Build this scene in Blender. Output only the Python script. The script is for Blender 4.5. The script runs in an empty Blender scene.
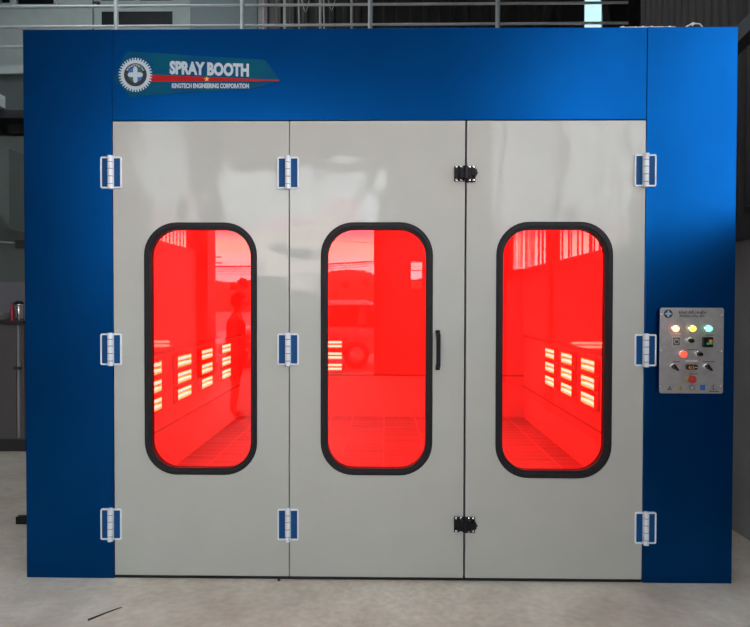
import bpy, bmesh, math, random
from mathutils import Vector, Matrix, Euler
random.seed(7)
S = bpy.context.scene
COL = S.collection
PI = math.pi

# ------------------------------------------------------------ camera
F = 612.0
CAM = Vector((0.0, -3.44, 1.572))
cd = bpy.data.cameras.new('camera'); cam = bpy.data.objects.new('camera', cd); COL.objects.link(cam)
cd.sensor_width = 36; cd.lens = 36 * F / 750; cd.clip_start = 0.05; cd.clip_end = 600
cam.location = CAM
cam.rotation_euler = Euler((math.radians(90 - 0.98), 0, math.radians(0.85)), 'XYZ')
cam.rotation_euler = (cam.rotation_euler.to_matrix() @ Matrix.Rotation(.0022, 3, 'Z')).to_euler('XYZ')
S.camera = cam
RM = cam.rotation_euler.to_matrix()

def P(px, py, y=0.0):
    """point of the plane Y=y seen at a pixel"""
    d = RM @ Vector(((px - 375) / F, -(py - 313.5) / F, -1))
    t = (y - CAM.y) / d.y
    return CAM + d * t

def R(px, py, zv):
    """real point whose mirror image in the booth front (plane Y=0) is seen at a pixel, at virtual depth zv"""
    p = P(px, py, zv - 3.44)
    return Vector((p.x, -p.y, p.z))

# ------------------------------------------------------------ materials
def mat(name, base=(.5, .5, .5), rough=.5, metal=0, coat=0, coat_rough=.1, spec=.5, emis=None, estr=0, noise=None, bump=None, trans=0):
    m = bpy.data.materials.new(name); m.use_nodes = True
    nt = m.node_tree; b = nt.nodes['Principled BSDF']
    b.inputs['Base Color'].default_value = (*base, 1)
    b.inputs['Roughness'].default_value = rough
    b.inputs['Metallic'].default_value = metal
    b.inputs['Coat Weight'].default_value = coat
    b.inputs['Coat Roughness'].default_value = coat_rough
    b.inputs['Specular IOR Level'].default_value = spec
    if emis:
        b.inputs['Emission Color'].default_value = (*emis, 1)
        b.inputs['Emission Strength'].default_value = estr
    tc = nt.nodes.new('ShaderNodeTexCoord')
    if noise:   # (scale, other colour, detail, lo, hi)
        n = nt.nodes.new('ShaderNodeTexNoise'); n.inputs['Scale'].default_value = noise[0]; n.inputs['Detail'].default_value = noise[2]
        nt.links.new(tc.outputs['Object'], n.inputs['Vector'])
        r = nt.nodes.new('ShaderNodeMapRange'); r.inputs[1].default_value = noise[3]; r.inputs[2].default_value = noise[4]
        nt.links.new(n.outputs['Fac'], r.inputs[0])
        mx = nt.nodes.new('ShaderNodeMix'); mx.data_type = 'RGBA'
        mx.inputs[6].default_value = (*base, 1); mx.inputs[7].default_value = (*noise[1], 1)
        nt.links.new(r.outputs[0], mx.inputs[0]); nt.links.new(mx.outputs[2], b.inputs['Base Color'])
    if bump:    # (scale, strength, distance)
        n = nt.nodes.new('ShaderNodeTexNoise'); n.inputs['Scale'].default_value = bump[0]; n.inputs['Detail'].default_value = 2
        nt.links.new(tc.outputs['Object'], n.inputs['Vector'])
        bp = nt.nodes.new('ShaderNodeBump'); bp.inputs['Strength'].default_value = bump[1]; bp.inputs['Distance'].default_value = bump[2]
        nt.links.new(n.outputs['Fac'], bp.inputs['Height']); nt.links.new(bp.outputs[0], b.inputs['Normal'])
        if coat: nt.links.new(bp.outputs[0], b.inputs['Coat Normal'])
    return m

M = {}
M['blue'] = mat('blue_paint', (0.0, .062, .235), .31, metal=.96, bump=(3, .3, .004), noise=(2.2, (0, .053, .205), 4, .35, .7))
M['white'] = mat('white_door_paint', (.45, .447, .405), .5, coat=.52, coat_rough=.07, bump=(2.1, .65, .022), noise=(5, (.43, .428, .385), 6, .3, .7))
M['edge'] = mat('folded_edge_white', (.7, .7, .66), .45)
M['hinge'] = mat('hinge_white_enamel', (.72, .76, .80), .35)
M['film'] = mat('blue_protective_film', (.004, .065, .20), .5, spec=.15)
M['black'] = mat('black_plastic', (.006, .006, .008), .4, spec=.2)
M['rubber'] = mat('black_rubber', (.012, .011, .013), .5, spec=.25)
M['dark'] = mat('dark_gap', (.01, .01, .01), .8)
M['chrome'] = mat('chrome', (.8, .8, .8), .15, metal=1)
M['steel'] = mat('brushed_steel', (.50, .49, .48), .38, metal=.75, noise=(30, (.42, .41, .40), 6, .3, .7))
M['inner'] = mat('booth_inner_panel', (.75, .72, .70), .5, noise=(1.5, (.66, .62, .6), 3, .3, .7))
M['inner_gloss'] = mat('booth_inner_gloss_panel', (.75, .72, .70), .05, spec=1.0, metal=.25)
M['inner_rail'] = mat('booth_inner_rail', (.35, .33, .32), .5)
M['tube'] = mat('quartz_tube_hot', (1, .9, .7), .4, emis=(1.0, .84, .62), estr=15)
M['gold'] = mat('gold_reflector', (.95, .72, .25), .3, metal=.8)
M['cassette'] = mat('heater_casing', (.62, .60, .58), .5)
M['sticker'] = mat('teal_sticker', (.0, .055, .145), .45, noise=(6, (.0, .075, .13), 2, .35, .65), spec=.08)
M['red'] = mat('red_vinyl', (.36, .008, .010), .5, spec=.15)
M['swhite'] = mat('white_vinyl', (.42, .50, .55), .5, spec=.15)
M['sblack'] = mat('black_vinyl', (.006, .008, .012), .35)
M['sblue'] = mat('blue_vinyl', (.02, .12, .42), .35)
M['sgreen'] = mat('green_vinyl', (.01, .09, .06), .35)
M['star'] = mat('yellow_vinyl', (.75, .45, .06), .35)
M['ink'] = mat('engraved_ink', (.05, .05, .06), .5)
M['plabel'] = mat('pale_label', (.55, .52, .50), .5)
M['lred'] = mat('lit_red_lens', (1, .1, .05), .2, emis=(1, .22, .10), estr=7)
M['lyel'] = mat('lit_yellow_lens', (1, .6, .05), .2, emis=(1, .55, .06), estr=3.2)
M['lgrn'] = mat('lit_green_lens', (.1, 1, .5), .2, emis=(.12, 1, .45), estr=3.5)
M['lred2'] = mat('lit_red_pushbutton', (1, .05, .03), .2, emis=(1, .06, .03), estr=2.0)
M['estop'] = mat('red_mushroom_plastic', (.45, .03, .03), .4)
M['orange'] = mat('orange_print', (.7, .2, .02), .4)
M['greenp'] = mat('green_plastic', (.05, .35, .12), .4)
M['gauge'] = mat('cream_plastic', (.42, .40, .34), .45)
M['warn'] = mat('warning_yellow', (.45, .33, .05), .5)
M['galv'] = mat('galvanised_steel', (.85, .88, .88), .4, metal=.2, noise=(8, (.74, .78, .78), 3, .3, .7))
M['siding'] = mat('pale_siding', (.62, .69, .66), .6, noise=(3, (.56, .62, .60), 4, .3, .7))
M['bluewall'] = mat('blue_grey_plaster', (.36, .43, .44), .7)
M['corr'] = mat('dark_corrugated_steel', (.10, .095, .09), .5, noise=(2, (.07, .068, .066), 3, .3, .7))
M['corr2'] = mat('brown_corrugated_steel', (.06, .052, .050), .6, noise=(2, (.048, .042, .042), 3, .3, .7))
M['beam'] = mat('dark_steel_beam', (.05, .05, .055), .5)
M['beamg'] = mat('grey_steel_beam', (.20, .20, .20), .5)
M['concwall'] = mat('grey_concrete_wall', (.30, .30, .30), .85, noise=(3, (.24, .24, .245), 6, .3, .7))
M['paintwall'] = mat('painted_hall_wall', (.40, .38, .36), .8, noise=(2, (.33, .31, .30), 5, .3, .7))
M['dimwall'] = mat('green_grey_wall', (.13, .16, .15), .8, noise=(1.5, (.10, .125, .12), 3, .3, .7))
M['dimwall2'] = mat('lower_grey_wall', (.2, .2, .22), .8)
M['roof'] = mat('roof_sheet', (.20, .21, .22), .6)
M['glassdark'] = mat('dark_window_glass', (.01, .012, .013), .35, spec=.15)
M['cabinet'] = mat('brown_grey_cabinet', (.085, .075, .08), .5)
M['cabedge'] = mat('cabinet_edge_strip', (.22, .22, .23), .4)
M['cabbase'] = mat('cabinet_plinth', (.02, .018, .02), .6)
M['bottle'] = mat('red_bottle', (.28, .015, .03), .3)
M['plate'] = mat('white_ceramic', (.30, .31, .31), .3)
M['skin'] = mat('skin', (.45, .26, .18), .6)
M['shirt'] = mat('dark_shirt', (.02, .02, .025), .9)
M['shorts'] = mat('dark_shorts', (.025, .025, .03), .9)
M['hair'] = mat('black_hair', (.008, .007, .007), .6)
M['phone'] = mat('phone_black', (.01, .01, .01), .2)
M['carpaint'] = mat('silver_car_paint', (.62, .63, .64), .25, metal=.3, coat=1, coat_rough=.03)
M['tyre'] = mat('tyre_rubber', (.015, .015, .015), .8)
M['lampred'] = mat('tail_lamp_red', (.35, .01, .01), .2)
M['asphalt'] = mat('yard_concrete', (.30, .29, .28), .9, noise=(.5, (.22, .21, .2), 6, .3, .7))
M['hill'] = mat('hill_foliage', (.035, .05, .03), .9, noise=(.3, (.06, .07, .04), 6, .3, .7))
M['leaf'] = mat('tree_leaves', (.03, .045, .02), .9)
M['bark'] = mat('pole_concrete', (.18, .17, .16), .9)
M['wire'] = mat('wire_black', (.01, .01, .01), .8)
M['banner'] = mat('banner_strip', (.38, .30, .34), .7)
M['whitepanel'] = mat('white_plastic_panel', (.80, .86, .88), .4)
M['rebar'] = mat('rusty_grey_steel', (.75, .78, .76), .6)
M['glowpanel'] = mat('red_fill_glow', (1, .05, .03), .5, emis=(1, .012, .012), estr=8)  # glow of the fill panels added above the booth interior

def floor_mat():
    m = mat('concrete_floor', (.5, .48, .46), .5)
    nt = m.node_tree; b = nt.nodes['Principled BSDF']; N = nt.nodes.new; L = nt.links.new
    tc = N('ShaderNodeTexCoord')
    n1 = N('ShaderNodeTexNoise'); n1.inputs['Scale'].default_value = 1.6; n1.inputs['Detail'].default_value = 9; n1.inputs['Roughness'].default_value = .65
    n2 = N('ShaderNodeTexNoise'); n2.inputs['Scale'].default_value = 26; n2.inputs['Detail'].default_value = 5
    L(tc.outputs['Object'], n1.inputs['Vector']); L(tc.outputs['Object'], n2.inputs['Vector'])
    r = N('ShaderNodeValToRGB'); r.color_ramp.elements[0].position = .34; r.color_ramp.elements[0].color = (.52, .425, .345, 1)
    r.color_ramp.elements[1].position = .66; r.color_ramp.elements[1].color = (.78, .70, .58, 1)
    L(n1.outputs['Fac'], r.inputs[0])
    mr = N('ShaderNodeMapRange'); mr.inputs[1].default_value = .3; mr.inputs[2].default_value = .7; mr.inputs[3].default_value = .9; mr.inputs[4].default_value = 1.06
    L(n2.outputs['Fac'], mr.inputs[0])
    mx = N('ShaderNodeMix'); mx.data_type = 'RGBA'; mx.blend_type = 'MULTIPLY'; mx.inputs[0].default_value = 1
    L(r.outputs[0], mx.inputs[6])
    cc = N('ShaderNodeCombineColor')
    for i in range(3): L(mr.outputs[0], cc.inputs[i])
    L(cc.outputs[0], mx.inputs[7]); L(mx.outputs[2], b.inputs['Base Color'])
    bp = N('ShaderNodeBump'); bp.inputs['Strength'].default_value = .15; L(n2.outputs['Fac'], bp.inputs['Height']); L(bp.outputs[0], b.inputs['Normal'])
    return m
M['floor'] = floor_mat()

def grid_mat():
    m = mat('booth_floor_tiles', (.6, .58, .56), .5)
    nt = m.node_tree; b = nt.nodes['Principled BSDF']; N = nt.nodes.new; L = nt.links.new
    tc = N('ShaderNodeTexCoord'); br = N('ShaderNodeTexBrick')
    br.inputs['Scale'].default_value = 1; br.inputs['Brick Width'].default_value = .42; br.inputs['Row Height'].default_value = .16
    br.inputs['Mortar Size'].default_value = .006; br.offset = 0
    br.inputs['Color1'].default_value = (.30, .28, .27, 1); br.inputs['Color2'].default_value = (.22, .2, .2, 1); br.inputs['Mortar'].default_value = (.6, .55, .5, 1)
    L(tc.outputs['Object'], br.inputs['Vector']); L(br.outputs['Color'], b.inputs['Base Color'])
    return m
M['grid'] = grid_mat()

def glass_mat(name, tint, ior=1.5, rough=0.0):
    m = bpy.data.materials.new(name); m.use_nodes = True; nt = m.node_tree; nt.nodes.clear(); N = nt.nodes.new; L = nt.links.new
    o = N('ShaderNodeOutputMaterial'); mx = N('ShaderNodeMixShader'); t = N('ShaderNodeBsdfTransparent'); g = N('ShaderNodeBsdfGlossy'); f = N('ShaderNodeFresnel')
    t.inputs[0].default_value = (*tint, 1); g.inputs['Roughness'].default_value = rough; f.inputs[0].default_value = ior
    L(f.outputs[0], mx.inputs[0]); L(t.outputs[0], mx.inputs[1]); L(g.outputs[0], mx.inputs[2]); L(mx.outputs[0], o.inputs[0])
    return m
M['pane'] = glass_mat('red_tinted_glass', (.97, .25, .27), ior=1.55)   # crossed twice (two faces)
M['frost'] = glass_mat('pale_blue_window_glass', (.36, .43, .44))
M['carglass'] = mat('car_window_glass', (.01, .012, .014), .05, spec=.6)

# ------------------------------------------------------------ mesh building
class MB:
    def __init__(s): s.bm = bmesh.new()
    def box(s, a, b):
        x0, y0, z0 = [min(p, q) for p, q in zip(a, b)]; x1, y1, z1 = [max(p, q) for p, q in zip(a, b)]
        v = [s.bm.verts.new(c) for c in ((x0,y0,z0),(x1,y0,z0),(x1,y1,z0),(x0,y1,z0),(x0,y0,z1),(x1,y0,z1),(x1,y1,z1),(x0,y1,z1))]
        for f in ((0,3,2,1),(4,5,6,7),(0,1,5,4),(1,2,6,5),(2,3,7,6),(3,0,4,7)): s.bm.faces.new([v[i] for i in f])
        return s
    def tube(s, pts, r, n=10, r2=None, caps=True):
        pts = [Vector(p) for p in pts]; rings = []
        for i, p in enumerate(pts):
            d = (pts[min(i+1, len(pts)-1)] - pts[max(i-1, 0)]).normalized()
            up = Vector((0,0,1)) if abs(d.z) < .9 else Vector((0,1,0))
            u = d.cross(up).normalized(); w = d.cross(u)
            rr_ = r if r2 is None else r + (r2 - r) * i / (len(pts) - 1)
            rings.append([s.bm.verts.new(p + (u*math.cos(2*PI*k/n) + w*math.sin(2*PI*k/n)) * rr_) for k in range(n)])
        for a, b in zip(rings, rings[1:]):
            for k in range(n): s.bm.faces.new((a[k], a[(k+1)%n], b[(k+1)%n], b[k]))
        if caps: s.bm.faces.new(rings[0][::-1]); s.bm.faces.new(rings[-1])
        return s
    def lathe(s, base, axis, prof, n=20):
        """prof: list of (radius, distance along axis)"""
        base = Vector(base); axis = Vector(axis).normalized()
        up = Vector((0,0,1)) if abs(axis.z) < .9 else Vector((0,1,0)); u = axis.cross(up).normalized(); w = axis.cross(u)
        rings = [[s.bm.verts.new(base + axis*h + (u*math.cos(2*PI*k/n) + w*math.sin(2*PI*k/n))*max(r, 1e-4)) for k in range(n)] for r, h in prof]
        for a, b in zip(rings, rings[1:]):
            for k in range(n): s.bm.faces.new((a[k], a[(k+1)%n], b[(k+1)%n], b[k]))
        s.bm.faces.new(rings[0][::-1]); s.bm.faces.new(rings[-1]); return s
    def prism(s, pts, y0, y1):
        """polygon in x,z pushed from y0 to y1"""
        a = [s.bm.verts.new((x, y0, z)) for x, z in pts]; b = [s.bm.verts.new((x, y1, z)) for x, z in pts]; n = len(pts)
        s.bm.faces.new(a); s.bm.faces.new(b[::-1])
        for k in range(n): s.bm.faces.new((a[k], b[k], b[(k+1)%n], a[(k+1)%n]))
        return s
    def ring(s, outer, inner, y0, y1):
        n = len(outer); A = [[s.bm.verts.new((x, y, z)) for x, z in q] for q in (outer, inner) for y in (y0, y1)]
        o0, o1, i0, i1 = A
        for k in range(n):
            j = (k+1) % n
            for q in ((o0[k], o0[j], i0[j], i0[k]), (o1[k], i1[k], i1[j], o1[j]), (o0[k], o1[k], o1[j], o0[j]), (i0[k], i0[j], i1[j], i1[k])):
                try: s.bm.faces.new(q)
                except ValueError: pass
        return s
    def build(s, name, m, parent=None, smooth=False, bevel=0, seg=2, angle=40):
        bmesh.ops.remove_doubles(s.bm, verts=s.bm.verts, dist=1e-5)
        bmesh.ops.dissolve_degenerate(s.bm, edges=s.bm.edges, dist=1e-6)
        bmesh.ops.recalc_face_normals(s.bm, faces=s.bm.faces)
        me = bpy.data.meshes.new(name); s.bm.to_mesh(me); s.bm.free()
        ms = m if isinstance(m, (list, tuple)) else [m]
        for q in ms: me.materials.append(q)
        o = bpy.data.objects.new(name, me); COL.objects.link(o)
        if bevel:
            b = o.modifiers.new('bevel', 'BEVEL'); b.width = bevel; b.segments = seg; b.limit_method = 'ANGLE'
        if smooth:
            for p in me.polygons: p.use_smooth = True
            try: me.set_sharp_from_angle(angle=math.radians(angle))
            except Exception: pass
        if parent:
            o.parent = parent
            pw = parent
            off = Vector()
            while pw: off += pw.location; pw = pw.parent
            o.location = -off
        return o

def bx(name, a, b, m, parent=None, bevel=0): return MB().box(a, b).build(name, m, parent, bevel=bevel)
def tag(o, label=None, cat=None, group=None, kind=None):
    for k, v in (('label', label), ('category', cat), ('group', group), ('kind', kind)):
        if v: o[k] = v
    return o
def thing(name, label, cat, loc=(0,0,0), group=None):
    o = bpy.data.objects.new(name, None); COL.objects.link(o); o.location = loc; o.empty_display_size = .1
    return tag(o, label, cat, group)
def struct(o): o['kind'] = 'structure'; return o

def rr(x0, z0, x1, z1, r, n=10):
    pts = []
    for cx, cz, a0 in ((x1-r, z1-r, 0), (x0+r, z1-r, 90), (x0+r, z0+r, 180), (x1-r, z0+r, 270)):
        for k in range(n+1):
            a = math.radians(a0 + 90*k/n); pts.append((cx + r*math.cos(a), cz + r*math.sin(a)))
    return pts
def rect_like(x0, z0, x1, z1, n=10):
    pts = []
    for c in ((x1, z1), (x0, z1), (x0, z0), (x1, z0)): pts += [c]*(n+1)
    return pts

def text(body, name, m, parent, a, b, y, height, bold=0.0, depth=.0008, curve=None, width=None, tilt=0, shrink=1.0):
    """lettering lying on plane Y=y from point a (x,z) baseline start, total width, capital height"""
    c = bpy.data.curves.new(name, 'FONT'); c.body = body; c.size = 1; c.offset = bold; c.resolution_u = 3
    t = bpy.data.objects.new(name, c); COL.objects.link(t)
    bpy.context.view_layer.update()
    dg = bpy.context.evaluated_depsgraph_get()
    me = bpy.data.meshes.new_from_object(t.evaluated_get(dg)); bpy.data.objects.remove(t)
    xs = [v.co.x for v in me.vertices]; ys = [v.co.y for v in me.vertices]
    x0, x1, y1 = min(xs), max(xs), max(ys)
    y0 = 0.0
    W = width
    for v in me.vertices:
        u = (v.co.x - x0) / (x1 - x0); h = (v.co.y - y0) / (.73) * height
        h *= 1 + (shrink - 1) * u
        if curve:   # (cx, cz, radius, a0, a1)
            cx, cz, rad, a0, a1 = curve; an = math.radians(a0 + (a1 - a0) * u)
            v.co = Vector((cx + (rad + h)*math.cos(an), y, cz + (rad + h)*math.sin(an)))
        else:
            v.co = Vector((a[0] + u*W, y, a[1] + h + tilt*u))
    me.materials.clear(); me.materials.append(m)
    for p in me.polygons: p.use_smooth = False
    o = bpy.data.objects.new(name, me); COL.objects.link(o)
    sm = o.modifiers.new('thick', 'SOLIDIFY'); sm.thickness = depth; sm.offset = 0
    if parent:
        o.parent = parent; off = Vector(); pw = parent
        while pw: off += pw.location; pw = pw.parent
        o.location = -off
    return o

# ------------------------------------------------------------ sky
w = bpy.data.worlds.new('world'); S.world = w; w.use_nodes = True
nt = w.node_tree; N = nt.nodes.new; L = nt.links.new
bg = nt.nodes['Background']
tc = N('ShaderNodeTexCoord'); sx = N('ShaderNodeSeparateXYZ'); L(tc.outputs['Generated'], sx.inputs[0])
ramp = N('ShaderNodeValToRGB'); cr = ramp.color_ramp
cr.elements[0].position = 0.0; cr.elements[0].color = (.90, .72, .78, 1)
cr.elements[1].position = 1.0; cr.elements[1].color = (.72, .80, .88, 1)
for p, c in ((.055, (.90, .76, .80, 1)), (.072, (1.0, .88, .82, 1)), (.088, (1.0, .92, .72, 1)), (.100, (.98, .78, .66, 1)), (.110, (.74, .42, .50, 1)), (.124, (.70, .44, .58, 1)), (.145, (.80, .86, .90, 1)), (.24, (.70, .80, .86, 1)), (.45, (.80, .86, .90, 1))):
    e = cr.elements.new(p); e.color = c
mp = N('ShaderNodeMapping'); mp.inputs['Scale'].default_value = (2.0, 2.0, 9.0); L(tc.outputs['Generated'], mp.inputs[0])
nz = N('ShaderNodeTexNoise'); nz.inputs['Scale'].default_value = 1.6; nz.inputs['Detail'].default_value = 7; nz.inputs['Roughness'].default_value = .55
L(mp.outputs[0], nz.inputs['Vector'])
ad = N('ShaderNodeMath'); ad.operation = 'MULTIPLY_ADD'; ad.inputs[1].default_value = .035; L(nz.outputs['Fac'], ad.inputs[0])
sb = N('ShaderNodeMath'); sb.operation = 'SUBTRACT'; sb.inputs[1].default_value = .0175; L(sx.outputs['Z'], sb.inputs[0]); L(sb.outputs[0], ad.inputs[2])
L(ad.outputs[0], ramp.inputs[0])
mr = N('ShaderNodeMapRange'); mr.inputs[1].default_value = .3; mr.inputs[2].default_value = .7; mr.inputs[3].default_value = .7; mr.inputs[4].default_value = 1.3
L(nz.outputs['Fac'], mr.inputs[0])
vm = N('ShaderNodeVectorMath'); vm.operation = 'SCALE'; L(ramp.outputs[0], vm.inputs[0]); L(mr.outputs[0], vm.inputs['Scale'])
bz_ = N('ShaderNodeMapRange'); bz_.inputs[1].default_value = .1; bz_.inputs[2].default_value = .55; bz_.inputs[3].default_value = 2.05; bz_.inputs[4].default_value = 1.0
L(sx.outputs['Z'], bz_.inputs[0]); vm2 = N('ShaderNodeVectorMath'); vm2.operation = 'SCALE'; L(vm.outputs[0], vm2.inputs[0]); L(bz_.outputs[0], vm2.inputs['Scale'])
L(vm2.outputs[0], bg.inputs['Color']); bg.inputs['Strength'].default_value = 5.5

# ------------------------------------------------------------ booth geometry measures
XL, XLc = P(24.7, 303).x, P(113.3, 303).x
XR, XRc = P(735.0, 303).x, P(644.6, 303).x
ZT = P(383, 28).z; ZD = P(383, 120).z; ZB = 0.0
ZDB = P(383, 577).z
D1, D2 = P(289.3, 303).x, P(465.2, 303).x
BD = 4.95      # booth depth
SIDE = .055

booth = thing('spray_booth', 'large blue paint spray booth with three white doors and red-glowing windows', 'spray booth', (0, 0, 0))
# front frame sheets: left column, right column, header (a seam between each)
bx('side_column', (XL, 0, ZB), (XLc - .002, .07, ZT), M['blue'], booth, .003)
bx('side_column', (XRc + .002, 0, ZB), (XR, .07, ZT), M['blue'], booth, .003)
bx('header_panel', (XLc - .0005, .0008, ZD), (XRc + .0005, .07, ZT - .001), M['blue'], booth, .002)
bx('door_stop_strip', (XLc - .002, .062, ZD - .05), (XRc + .002, .075, ZD + .01), M['dark'], booth)
# body
bx('booth_side_wall', (XL + .005, .07, 0), (XL + SIDE, BD, 2.78), M['inner'], booth)
bx('booth_side_wall', (XR - SIDE, .07, 0), (XR - .005, BD, 2.78), M['inner'], booth)
bx('booth_back_wall', (XL + .005, BD - .05, 0), (XR - .005, BD, 2.78), M['inner'], booth)
bx('booth_roof', (XL + .005, .07, 2.78), (XR - .005, BD, 2.84), M['inner'], booth)
bx('booth_floor', (XL + SIDE, .11, .001), (XR - SIDE, BD - .05, .02), M['grid'], booth)
bx('sill_strip', (XLc, .01, 0), (XRc, .10, .012), M['dark'], booth)
# glossy upper lining of side walls and the rails under it
bx('side_lining', (XL + SIDE, .2, 1.15), (XL + SIDE + .006, BD - .05, 2.7), M['inner_gloss'], booth)
bx('side_lining', (XR - SIDE - .006, .2, 1.15), (XR - SIDE, BD - .05, 2.7), M['inner_gloss'], booth)
bx('wall_rail', (XL + SIDE, .2, 1.12), (XL + SIDE + .02, BD - .05, 1.15), M['inner_rail'], booth)
bx('wall_rail', (XR - SIDE - .02, .2, 1.12), (XR - SIDE, BD - .05, 1.15), M['inner_rail'], booth)
bx('wall_rail', (XL + SIDE, .2, .44), (XL + SIDE + .012, BD - .05, .455), M['inner_rail'], booth)
bx('wall_rail', (XR - SIDE - .012, .2, .44), (XR - SIDE, BD - .05, .455), M['inner_rail'], booth)
zl = P(383, 375, BD - .05).z
bx('wall_rail', (-.95, BD - .062, zl - .012), (XR - SIDE, BD - .05, zl + .012), M['inner_rail'], booth)

# doors
def door(x0, x1, win_px, name_label=None):
    """win_px: outer gasket rectangle (l, t, r, b), glass rectangle"""
    (ol, ot, orr, ob), (gl, gt, gr, gb) = win_px
    mid = (ot + ob) / 2
    o0 = P(ol, mid); o1 = P(orr, mid); oz1 = P((ol+orr)/2, ot).z; oz0 = P((ol+orr)/2, ob).z
    g0 = P(gl, mid); g1 = P(gr, mid); gz1 = P((gl+gr)/2, gt).z; gz0 = P((gl+gr)/2, gb).z
    r_out, r_in = .185, .150
    d = MB().ring(rect_like(x0, ZDB, x1, ZD - .006), rr(o0.x + .012, oz0 + .012, o1.x - .012, oz1 - .012, r_out - .01), -.004, .045).build('door', M['white'], booth)
    b = d.modifiers.new('bevel', 'BEVEL'); b.width = .003; b.segments = 2; b.limit_method = 'ANGLE'; b.angle_limit = math.radians(60)
    # rubber gasket with a raised rounded bead
    g = MB()
    mo = rr(o0.x, oz0, o1.x, oz1, r_out); mi = rr(g0.x, gz0, g1.x, gz1, r_in)
    g.ring(mo, mi, -.010, .040)
    k = .012
    g.ring(rr(o0.x + k, oz0 + k, o1.x - k, oz1 - k, r_out - k), rr(g0.x - k, gz0 - k, g1.x + k, gz1 + k, r_in + k), -.017, -.008)
    g.build('window_gasket', M['rubber'], d, bevel=.004, seg=3)
    MB().prism(rr(g0.x - .006, gz0 - .006, g1.x + .006, gz1 + .006, r_in), .012, .018).build('window_pane', M['pane'], d)
    return d
dl = door(XLc + .003, D1 - .0022, ((144.8, 222.5, 257.3, 474.5), (151.8, 229.8, 251.0, 467.8)))
dm = door(D1 + .0022, D2 - .005, ((320.8, 222.3, 432.6, 475), (327.8, 229.6, 425.8, 468.5)))
dr = door(D2 + .005, XRc - .003, ((495.6, 221.8, 612.0, 478), (502.6, 229.4, 604.2, 470.4)))
# dark strips added behind the door gaps to block the red glow
bx('door_gap_blocker', (XLc - .001, .046, ZD - .03), (XRc + .001, .0615, ZD - .0005), M['rubber'], booth)
bx('door_gap_blocker', (XLc - .001, .046, .05), (XLc + .02, .0615, ZD - .031), M['rubber'], booth)
bx('door_gap_blocker', (XRc - .02, .046, .05), (XRc + .001, .0615, ZD - .031), M['rubber'], booth)
for x in (D1, D2): bx('door_gap_blocker', (x - .03, .046, ZDB), (x + .03, .052, ZD - .01), M['rubber'], booth)
for x in (XLc, XRc): bx('door_gap_blocker', (x - .03, .0705, .02), (x + .03, .076, ZD - .01), M['rubber'], booth)
for a, b in ((XLc + .003, D1 - .03), (D1 + .03, D2 - .03), (D2 + .03, XRc - .003)): bx('door_gap_blocker', (a, .0455, 0.012), (b, .052, .045), M['rubber'], booth)

# hinges
def hinge(px, py, blue_side):
    c = P(px - .4, py, -.015); y = -.006
    root = None
    W, H = .060, .178
    ang = 0
    b = MB()
    kn = [-.5, -.34, -.12, .10, .30, .5]
    prof_g = .0022
    for k in range(5):
        b.tube([(c.x, y - .012, c.z + kn[k]*(H + .012) + prof_g), (c.x, y - .012, c.z + kn[k+1]*(H + .012) - prof_g)], .0155, 16)
    r = b.build('hinge', M['hinge'], booth, smooth=True)
    MB().tube([(c.x, y - .012, c.z - .5*H), (c.x, y - .012, c.z + .5*H)], .0135, 14).build('hinge_pin', M['beamg'], r, smooth=True)
    for s in (-1, 1):
        x0, x1 = sorted((c.x + s*.008, c.x + s*W)); z0, z1 = c.z - H/2, c.z + H/2
        MB().ring(rr(x0, z0, x1, z1, .010, 4), rr(x0 + .008, z0 + .009, x1 - .008, z1 - .009, .003, 4), y - .007, y + .006).build('leaf_border', M['hinge'], r, bevel=.0015)
        MB().prism(rr(x0 + .0078, z0 + .0088, x1 - .0078, z1 - .0088, .003, 4), y - .002, y + .0055).build('leaf_plate', M['film'], r)
    return r
for px in (111.0, 288.3, 646.3):
    for k, py in enumerate({111.0: (172.3, 349.3, 524.6), 288.3: (172.6, 349.4, 525.0), 646.3: (170.2, 350.3, 528.3)}[px]):
        hinge(px, py, None)

# black toggle latches
def latch(px, py):
    c = P(px, py, -.025)
    b = MB()
    b.box((c.x - .060, -.016, c.z - .043), (c.x - .004, -.004, c.z + .043))
    b.box((c.x + .004, -.016, c.z - .048), (c.x + .058, -.004, c.z + .043))
    r = b.build('latch', M['black'], booth, bevel=.003)
    MB().box((c.x - .030, -.042, c.z - .030), (c.x + .035, -.012, c.z + .030)).tube([(c.x, -.034, c.z - .036), (c.x, -.034, c.z + .040)], .014, 14).build('latch_body', M['black'], r, bevel=.004)
    MB().box((c.x + .030, -.046, c.z - .016), (c.x + .062, -.022, c.z + .018)).tube([(c.x + .060, -.030, c.z), (c.x + .070, -.030, c.z)], .005, 8).build('latch_lever', M['black'], r, bevel=.003)
    for dx in (-.048, -.022, .024, .047):
        for dz in (-.037, .036): MB().lathe((c.x + dx, -.0155, c.z + dz), (0, -1, 0), [(.0062, 0), (.0062, .002), (.003, .0035)], 12).build('latch_screw', M['chrome'], r)
latch(465.3, 173.0); latch(465.0, 525.4)

# handle
c = P(438.2, 350.5, -.04)
h = MB(); zz = .098
h.box((c.x - .0125, -.016, c.z + zz - .014), (c.x + .0125, -.004, c.z + zz + .014)); h.box((c.x - .0125, -.016, c.z - zz - .014), (c.x + .0125, -.004, c.z - zz + .014))
h.box((c.x - .011, -.050, c.z + zz - .022), (c.x + .011, -.006, c.z + zz - .004)); h.box((c.x - .011, -.050, c.z - zz + .004), (c.x + .011, -.006, c.z - zz + .022))
h.box((c.x - .0115, -.060, c.z - zz + .004), (c.x + .0115, -.040, c.z + zz - .004))
h.build('door_handle', M['black'], dm, bevel=.004)
for s in (-1, 1): pass

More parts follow.
